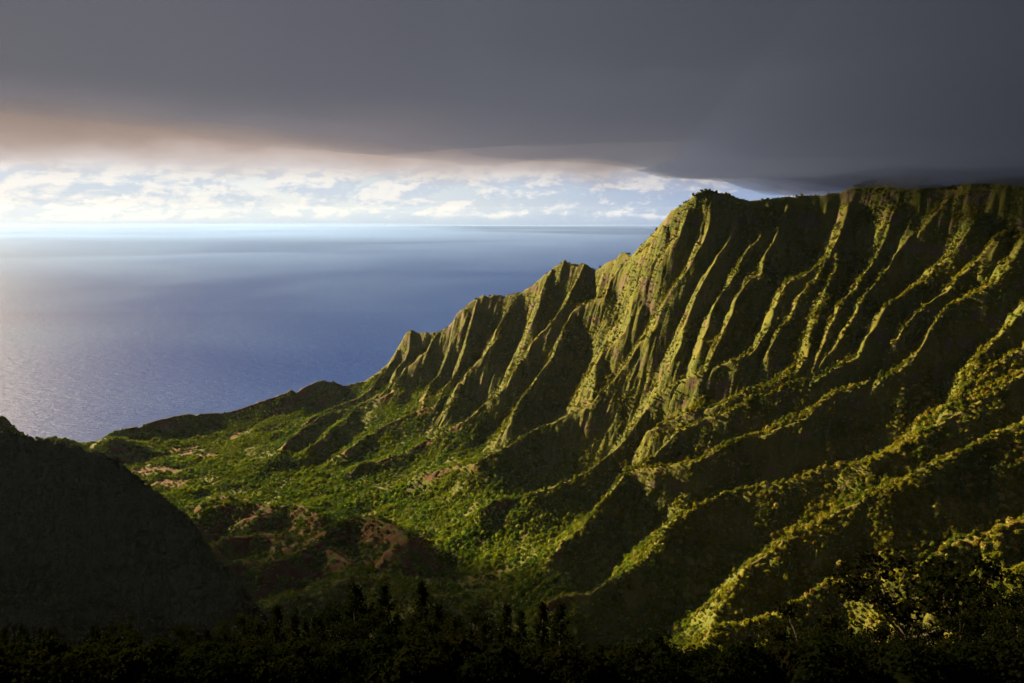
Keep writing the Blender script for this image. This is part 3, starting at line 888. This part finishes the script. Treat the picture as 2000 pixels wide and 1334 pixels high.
# the trees of the wooded slope that show largest are things of their own, the rest is one forest
vx, vy, vz = pts[:, 0], pts[:, 1], pts[:, 2] - CAM_Z
fwd = vy * CT - vz * ST; upc = vy * ST + vz * CT
pu = 1000 + F_PX * vx / fwd; pv_row = 667 - F_PX * upc / fwd
seen = (pu > 1130) & (pu < 1990) & (pv_row > 850) & (pv_row < 1200 + 40 * np.sin(pu / 70)) & (bil(zone.astype(float), px, py, GX, GY) < 0.5)
lim = np.ones(len(pts), bool)
for f_ in np.linspace(0.55, 0.985, 24):
    qx, qy, qz = vx * f_, vy * f_, CAM_Z + (vz + r_) * f_
    inr = qy > GY[0] + 5
    gz = bil(H, qx, qy, GX, GY)
    lim &= ~(inr & (gz > qz))
score = np.where(seen & lim, r_ / vy, 0)
top = np.argsort(-score)[:174]
chosen = np.zeros(len(pts), bool); chosen[top] = True
for q in top:
    t = bpy.data.objects.new('forest_tree', clump_objs[var[q]].data); COL.objects.link(t)
    t.location = pts[q]; t.rotation_euler = rot[q]; t.scale = scl[q]
    where = ('on the left end of the wooded spurs above the dark treetops' if pu[q] < 1420 else
             'on the middle of the lower right wooded slope' if pu[q] < 1720 else
             'on the wooded slope close to the right edge')
    big_one = r_[q] > 6.0
    t['label'] = ('large' if big_one else 'small') + ' round leafy tree ' + where
    t['category'] = 'tree'; t['group'] = ('large' if big_one else 'small') + ' trees ' + where
kp = ~chosen
forest = scatter_gn('forest', pts[kp], scl[kp], rot[kp], var[kp], clump_objs)

okz = np.flatnonzero(((zone == 2) & frm).ravel())
nZ = 26000
sel = rng.choice(okz, nZ)
jj, ii = np.divmod(sel, NX)
px = np.clip(GX[ii] + (rng.random(nZ) - 0.5) * CELL, GX[0], GX[-2]); py = np.clip(GY[jj] + (rng.random(nZ) - 0.5) * CELL, GY[0], GY[-2])
pz = bil(H, px, py, GX, GY)
rz = 1.6 + 3.8 * rng.random(nZ) ** 2.4
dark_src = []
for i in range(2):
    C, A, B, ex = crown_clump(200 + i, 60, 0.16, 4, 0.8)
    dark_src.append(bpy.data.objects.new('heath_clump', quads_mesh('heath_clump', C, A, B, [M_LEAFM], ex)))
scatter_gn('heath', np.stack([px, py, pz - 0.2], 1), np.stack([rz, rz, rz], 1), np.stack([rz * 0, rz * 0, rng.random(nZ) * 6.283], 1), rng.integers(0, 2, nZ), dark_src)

# ------------------------------------------------------------------ trees standing on the near slope
def limb(verts, faces, p0, p1, r0, r1, sides=6):
    p0 = Vector(p0); p1 = Vector(p1)
    d = (p1 - p0).normalized(); t = d.orthogonal().normalized(); b_ = d.cross(t)
    o_ = len(verts)
    for p, r in ((p0, r0), (p1, r1)):
        for k_ in range(sides):
            a = 6.2832 * k_ / sides
            verts.append(tuple(p + (t * math.cos(a) + b_ * math.sin(a)) * r))
    for k_ in range(sides):
        faces.append((o_ + k_, o_ + (k_ + 1) % sides, o_ + sides + (k_ + 1) % sides, o_ + sides + k_))

def leaves_at(spots, n, spread, size, rr):
    spots = np.array(spots)
    ii_ = rr.integers(0, len(spots), n)
    C = spots[ii_] + rr.normal(size=(n, 3)) * spread
    nn = rr.normal(size=(n, 3)); nn /= np.linalg.norm(nn, axis=1)[:, None]
    t = np.cross(nn, rr.normal(size=(n, 3))); t /= np.linalg.norm(t, axis=1)[:, None]
    b_ = np.cross(nn, t)
    s_ = (size * (0.6 + 0.8 * rr.random(n)))[:, None]
    return C, t * s_, b_ * s_ * 0.6

def make_slender(seed, h=12.0):
    rr = np.random.default_rng(seed); V, F, sp = [], [], []
    p = Vector((0, 0, -0.5)); r = 0.20; n = 7
    for i in range(n):
        q = Vector((p.x + rr.normal() * 0.12, p.y + rr.normal() * 0.12, (i + 1) * h / n)); limb(V, F, p, q, r, r * 0.8); r *= 0.8
        p = q
    k_ = 0
    for z in np.arange(h * 0.14, h * 0.99, 0.36):
        f = 1 - z / h
        R = (0.35 + 2.1 * f ** 0.75) * (0.55 + 0.6 * rr.random()) * (0.55 + 0.45 * math.sin(min(1, (z / h) * 5) * 1.57))
        for _ in range(3):
            a = rr.random() * 6.283
            e = Vector((math.cos(a) * R, math.sin(a) * R, z + R * (0.25 + 0.35 * rr.random())))
            limb(V, F, (0, 0, z), e, 0.04, 0.012, 4)
            for t in (0.4, 0.6, 0.8, 1.0):
                sp.append((e.x * t, e.y * t, z + (e.z - z) * t))
    sp.append((0, 0, h))
    C, A, B = leaves_at(sp, 1500, 0.20, 0.16, rr)
    tm = bpy.data.meshes.new('trunk'); tm.from_pydata(V, [], F); tm.materials.append(M_BARK)
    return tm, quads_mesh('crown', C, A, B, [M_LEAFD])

def make_broad(seed, h=10.0, R=4.5):
    rr = np.random.default_rng(seed); V, F, sp = [], [], []
    lean = Vector((rr.normal() * 0.5, rr.normal() * 0.5, 0))
    fork = Vector((lean.x, lean.y, h * (0.22 + 0.12 * rr.random())))
    limb(V, F, (0, 0, -0.6), fork, 0.30, 0.22)
    for i in range(6):
        a = i * 1.047 + rr.random() * 0.7; q = R * (0.35 + 0.3 * rr.random())
        m_ = Vector((fork.x + math.cos(a) * q, fork.y + math.sin(a) * q, h * (0.50 + 0.16 * rr.random())))
        limb(V, F, fork, m_, 0.14, 0.08)
        for j in range(4):
            a2 = a + rr.normal() * 0.7; q2 = R * (0.25 + 0.35 * rr.random())
            e = Vector((m_.x + math.cos(a2) * q2, m_.y + math.sin(a2) * q2, h * (0.70 + 0.27 * rr.random()) - 0.05 * q2 * q2))
            limb(V, F, m_, e, 0.06, 0.025, 5)
            for k_ in range(5):
                a3 = rr.random() * 6.283; q3 = R * 0.22 * rr.random() ** 0.5
                t3 = (e.x + math.cos(a3) * q3, e.y + math.sin(a3) * q3, e.z + 0.3 * rr.random())
                limb(V, F, e, t3, 0.022, 0.01, 3)
                sp.append(t3)
            sp.append(tuple(e))
    C, A, B = leaves_at(sp, 2300, 0.42, 0.17, rr)
    C[:, 2] = np.minimum(C[:, 2], h + 0.3)
    tm = bpy.data.meshes.new('trunk'); tm.from_pydata(V, [], F); tm.materials.append(M_BARK)
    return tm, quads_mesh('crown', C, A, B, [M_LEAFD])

slender = [make_slender(s_) for s_ in (1, 2, 3, 4)]
broad = [make_broad(s_, 10.0, 4.6) for s_ in (5, 6, 7, 8)]

def near_ground(x, y):
    return float(bil(HN, np.array([x]), np.array([y]), NGX, NGY)[0])

def put_tree(kind, x, y, h, wd, label, group, k_=0, yaw=0.0):
    src = (slender if kind == 'slender_tree' else broad)[k_ % 4]
    base_h = 12.0 if kind == 'slender_tree' else 10.0
    r = bpy.data.objects.new(kind, None); COL.objects.link(r)
    r.location = (x, y, near_ground(x, y)); r.rotation_euler = (0, 0, yaw)
    r.scale = (wd * h / base_h, wd * h / base_h, h / base_h)
    r.empty_display_size = 0.5
    r['label'] = label; r['category'] = 'tree'; r['group'] = group
    for nm, me_ in (('trunk', src[0]), ('crown', src[1])):
        c = bpy.data.objects.new(nm, me_); COL.objects.link(c); c.parent = r
    return r

G1 = 'dark slender trees standing along the near slope'
G2 = 'dark broad trees standing on the near slope'
named = [
 ('slender_tree', 540, 1186, 118, 1.0, 'slender dark tree furthest left of the pointed trees below the valley'),
 ('slender_tree', 574, 1204, 126, 1.0, 'shorter slender dark tree just right of the leftmost pointed tree'),
 ('slender_tree', 692, 1148, 122, 1.25, 'tall wide dark pointed tree below the low wooded knoll'),
 ('slender_tree', 752, 1146, 130, 0.9, 'narrow dark pointed tree between two taller ones over the shaded valley'),
 ('slender_tree', 824, 1143, 120, 0.85, 'very thin tall dark tree rising over the shaded valley floor'),
 ('slender_tree', 853, 1186, 128, 1.1, 'dark pointed tree close right of the very thin tall tree'),
 ('slender_tree', 988, 1182, 132, 0.9, 'thin dark tree standing over the darkest part of the gully'),
 ('slender_tree', 1018, 1196, 124, 0.8, 'small thin dark tree left of the sunlit yellow trees'),
 ('slender_tree', 1060, 1180, 128, 0.9, 'dark pointed tree in front of the left edge of the sunlit spur foot'),
 ('slender_tree', 1094, 1182, 138, 1.0, 'dark pointed tree in front of the sunlit spur foot'),
 ('broad_tree', 1787, 1118, 118, 1.25, 'large flat-topped black tree in front of the sunlit lower right slope'),
 ('broad_tree', 1892, 1112, 112, 1.05, 'tall black round-topped tree near the right edge with branches showing'),
 ('broad_tree', 1957, 1168, 96, 0.9, 'lower black tree with open branches at the right edge'),
 ('broad_tree', 1562, 1196, 124, 0.85, 'rounded black tree rising left of the flat-topped trees'),
 ('broad_tree', 1645, 1250, 108, 1.1, 'low spreading black tree between the rounded tree and the large flat-topped one'),
 ('broad_tree', 1750, 1268, 96, 1.1, 'low dark spreading tree right under the large flat-topped tree'),
]
taken = []
for q, (kd, u, v, Y, wd, lb) in enumerate(named):
    P = by_y(u, v, Y)
    hh = P[2] - near_ground(P[0], P[1])
    put_tree(kd, P[0], P[1], hh, wd, lb, G1 if kd == 'slender_tree' else G2, q, q * 1.3)
    taken.append((P[0], P[1]))
rr = np.random.default_rng(5)
cnt = 0; tries = 0
while cnt < 110 and tries < 4000:
    tries += 1
    Y = 55 + 125 * rr.random(); a = (rr.random() * 1.5 - 0.75); x = a * Y
    if min((x - p[0]) ** 2 + (Y - p[1]) ** 2 for p in taken) < (3.4 + 2.0 * rr.random()) ** 2:
        continue
    u_ = 1000 + 1500 * a * 0.92
    slim = rr.random() < (0.75 if u_ < 1200 else 0.2)
    # crowns stay under this row of the frame
    vmax = np.interp(u_, [0, 430, 640, 760, 900, 1050, 1130, 1250, 1420, 1500, 1640, 1730, 1950], [1215, 1225, 1190, 1185, 1205, 1225, 1262, 1290, 1312, 1262, 1270, 1215, 1195]) + 30 * rr.random()
    zt = by_y(1000 + 1500 * a * (CT + 0) , vmax, Y)[2]
    hmax = zt - near_ground(x, Y)
    hh = min((9 + 9 * rr.random()) if slim else (7 + 6 * rr.random()), hmax)
    if hh < 2.6:
        continue
    put_tree('slender_tree' if slim else 'broad_tree', x, Y, hh, 0.95 if slim else 0.9,
             'dark slender tree crowded among the black foliage of the near slope' if slim else 'dark broad-crowned tree crowded among the black foliage of the near slope',
             'crowded dark slender trees on the near slope' if slim else 'crowded dark broad trees on the near slope', int(rr.integers(0, 4)), rr.random() * 6.28)
    taken.append((x, Y)); cnt += 1
# undergrowth that covers the near ground
nU = 17000
ux = (rr.random(nU) * 1.6 - 0.8); uy = 13 + 200 * rr.random(nU) ** 1.15; ux = ux * uy
uz = bil(HN, ux, uy, NGX, NGY)
ur = np.clip(uy / 70, 0.42, 1.0) * (0.6 + 1.2 * rr.random(nU) ** 2)
bush_src = []
for i in range(2):
    C, A, B, ex = crown_clump(300 + i, 700, 0.05, 6, 0.8)
    me = quads_mesh('bush_clump', C, A, B, [M_LEAFD], ex)
    bush_src.append(bpy.data.objects.new('bush_clump', me))
scatter_gn('undergrowth', np.stack([ux, uy, uz - 0.15], 1), np.stack([ur, ur, ur], 1), np.stack([ur * 0, ur * 0, rr.random(nU) * 6.283], 1), rr.integers(0, 2, nU), bush_src)

# ------------------------------------------------------------------ cloud wrapping the top of the ridge on the right
def cloud_body(name, x0, x1, y0, y1, nx_, ny_, zb, zt, density, color, aniso=0.2):
    xs = np.linspace(x0, x1, nx_); ys = np.linspace(y0, y1, ny_)
    X_, Y_ = np.meshgrid(xs, ys)
    ex = np.minimum(sst(X_, x0, x0 + (x1 - x0) * .3), 1 - sst(X_, x1 - (x1 - x0) * .25, x1))
    ey = np.minimum(sst(Y_, y0, y0 + (y1 - y0) * .25), 1 - sst(Y_, y1 - (y1 - y0) * .25, y1))
    e = np.clip(ex * ey, 0, 1)
    B_ = zb(X_, Y_, e); T_ = zt(X_, Y_, e)
    T_ = np.maximum(T_, B_ + 1.0)
    V = np.concatenate([np.stack([X_, Y_, B_], -1).reshape(-1, 3), np.stack([X_, Y_, T_], -1).reshape(-1, 3)])
    n_ = nx_ * ny_; F = []
    for j in range(ny_ - 1):
        for i in range(nx_ - 1):
            a = j * nx_ + i
            F.append((a, a + nx_, a + nx_ + 1, a + 1)); F.append((n_ + a, n_ + a + 1, n_ + a + nx_ + 1, n_ + a + nx_))
    for i in range(nx_ - 1):
        a = i; F.append((a, a + 1, n_ + a + 1, n_ + a)); a = (ny_ - 1) * nx_ + i; F.append((a + 1, a, n_ + a, n_ + a + 1))
    for j in range(ny_ - 1):
        a = j * nx_; F.append((a + nx_, a, n_ + a, n_ + a + nx_)); a = j * nx_ + nx_ - 1; F.append((a, a + nx_, n_ + a + nx_, n_ + a))
    me = bpy.data.meshes.new(name); me.from_pydata(V.tolist(), [], F)
    m_, g_ = new_mat(name + '_vapour')
    pv_ = g_.n('ShaderNodeVolumePrincipled')
    pv_.inputs['Color'].default_value = (*color, 1); pv_.inputs['Density'].default_value = density; pv_.inputs['Anisotropy'].default_value = aniso
    o_ = g_.n('ShaderNodeOutputMaterial'); g_.link(pv_.outputs[0], o_.inputs['Volume'])
    me.materials.append(m_)
    ob = bpy.data.objects.new(name, me); COL.objects.link(ob); ob['kind'] = 'stuff'
    return ob
# the low cloud deck the lookout stands under: ends over the valley, swallows the top of the ridge on the right
EDGE = np.array([(-9000, -800), (-5000, 900), (-3000, 1600), (-1600, 1750), (-960, 1260), (-540, 730), (-420, 710), (-330, 980), (-175, 1230), (0, 1450), (190, 1720), (360, 1920), (450, 2200), (500, 2800), (560, 3500), (1300, 4300), (2600, 4800), (6000, 5200)], float)
tt = np.concatenate([[0], np.cumsum(np.hypot(*(EDGE[1:] - EDGE[:-1]).T))])
tq = np.concatenate([np.linspace(0, tt[4], 20, endpoint=False), np.linspace(tt[4], tt[14], 110, endpoint=False), np.linspace(tt[14], tt[-1], 20)])
ex_ = np.interp(tq, tt, EDGE[:, 0]); ey_ = np.interp(tq, tt, EDGE[:, 1])
ey_ = ey_ + 70 * fbm(tq, tq * 0, 420, 4) ; ex_ = ex_ - 40 * fbm(tq, tq * 0 + 77, 420, 3)
bx_ = np.interp(tq, [0, tt[4], tt[14], tt[-1]], [-6000, -1500, 2500, 6000]); by_ = bx_ * 0 - 2500
ts = 1 - (1 - np.linspace(0, 1, 60)) ** 1.6
X_ = bx_[None] + (ex_ - bx_)[None] * ts[:, None]; Y_ = by_[None] + (ey_ - by_)[None] * ts[:, None]
de = np.hypot(ex_[None] - X_, ey_[None] - Y_)
B_ = np.maximum(1272, 1200 + (0.041 - 0.023 * sst(X_, 880, 1350)) * np.hypot(X_, Y_)) + 14 * fbm(X_, Y_, 300, 4) + 9 * sst(X_, 500, 900) * fbm(X_, Y_, 110, 3) + 30 * (1 - sst(de, 0, 260))
T_ = B_ + 2 + 520 * sst(de, -50, 1300)
ny_, nx_ = X_.shape; n_ = ny_ * nx_
V = np.concatenate([np.stack([X_, Y_, B_], -1).reshape(-1, 3), np.stack([X_, Y_, T_], -1).reshape(-1, 3)])
F = []
for j in range(ny_ - 1):
    for i in range(nx_ - 1):
        a = j * nx_ + i
        F.append((a, a + nx_, a + nx_ + 1, a + 1)); F.append((n_ + a, n_ + a + 1, n_ + a + nx_ + 1, n_ + a + nx_))
for i in range(nx_ - 1):
    a = i; F.append((a, a + 1, n_ + a + 1, n_ + a)); a = (ny_ - 1) * nx_ + i; F.append((a + 1, a, n_ + a, n_ + a + 1))
for j in range(ny_ - 1):
    a = j * nx_; F.append((a + nx_, a, n_ + a, n_ + a + nx_)); a = j * nx_ + nx_ - 1; F.append((a, a + nx_, n_ + a + nx_, n_ + a))
me = bpy.data.meshes.new('cloud_deck'); me.from_pydata(V.tolist(), [], F)
m_, g_ = new_mat('deck_vapour'); pv_ = g_.n('ShaderNodeVolumePrincipled')
pv_.inputs['Color'].default_value = (0.070, 0.094, 0.215, 1); pv_.inputs['Density'].default_value = 0.0028
pv_.inputs['Anisotropy'].default_value = 0.1
o_ = g_.n('ShaderNodeOutputMaterial'); g_.link(pv_.outputs[0], o_.inputs['Volume'])
me.materials.append(m_)
ob = bpy.data.objects.new('cloud_deck', me); COL.objects.link(ob); ob['kind'] = 'stuff'

def make_shade_cloud(name, P, z0, z1, density=0.012):
    """flat-based vapour body with a billowed outline, added to cast shade"""
    P = np.array(P, float); n0 = len(P); Q = []
    for i in range(n0):
        a, b_ = P[i], P[(i + 1) % n0]
        for t in np.linspace(0, 1, 8, endpoint=False):
            Q.append(a + (b_ - a) * t)
    Q = np.array(Q); c = Q.mean(0); R_ = Q - c
    n = len(Q); V = []; F = []
    for k_, (f_, z_) in enumerate(((0.93, z0), (1.0, z0 + 0.15 * (z1 - z0)), (0.97, z0 + 0.5 * (z1 - z0)), (0.75, z0 + 0.85 * (z1 - z0)), (0.35, z1))):
        for i in range(n):
            w_ = 1 + 0.05 * float(perlin(np.array([i * 0.45 + 3]), np.array([k_ * 0.8]))[0])
            p = c + R_[i] * f_ * w_
            V.append((p[0], p[1], z_ + (0.12 * (z1 - z0) * float(perlin(np.array([i * 0.6]), np.array([k_ * 2.1 + 5]))[0]) if k_ > 1 else 0)))
    for k_ in range(4):
        for i in range(n):
            F.append((k_ * n + i, k_ * n + (i + 1) % n, (k_ + 1) * n + (i + 1) % n, (k_ + 1) * n + i))
    F.append(tuple(reversed(range(n)))); F.append(tuple(4 * n + i for i in range(n)))
    me = bpy.data.meshes.new(name); me.from_pydata(V, [], F)
    bm_ = bmesh.new(); bm_.from_mesh(me); bmesh.ops.recalc_face_normals(bm_, faces=bm_.faces); bm_.to_mesh(me); bm_.free()
    m_, g_ = new_mat('cloud_vapour'); pv_ = g_.n('ShaderNodeVolumePrincipled')
    pv_.inputs['Color'].default_value = (0.8, 0.82, 0.85, 1); pv_.inputs['Density'].default_value = density
    o_ = g_.n('ShaderNodeOutputMaterial'); g_.link(pv_.outputs[0], o_.inputs['Volume'])
    me.materials.append(m_)
    ob = bpy.data.objects.new(name, me); COL.objects.link(ob); ob['kind'] = 'stuff'
SX, SY, SZ = sun_dir
def up_sun(p, z):
    L_ = (z - p[2]) / SZ
    return (p[0] + SX * L_, p[1] + SY * L_)
shade = [by_z(u, v, z) for u, v, z in [(385,1005,60),(520,985,90),(640,1006,150),(775,1032,190),(870,1075,180),(905,1095,200),(940,1135,210),(990,1190,225),(1020,1270,240),(900,1400,200),(300,1400,150),(150,1000,60)]]
make_shade_cloud('cloud', [up_sun(p, 1500) for p in shade], 1490, 1900, 0.0017)  # added out of view, outlined to shade the lower valley and red hills
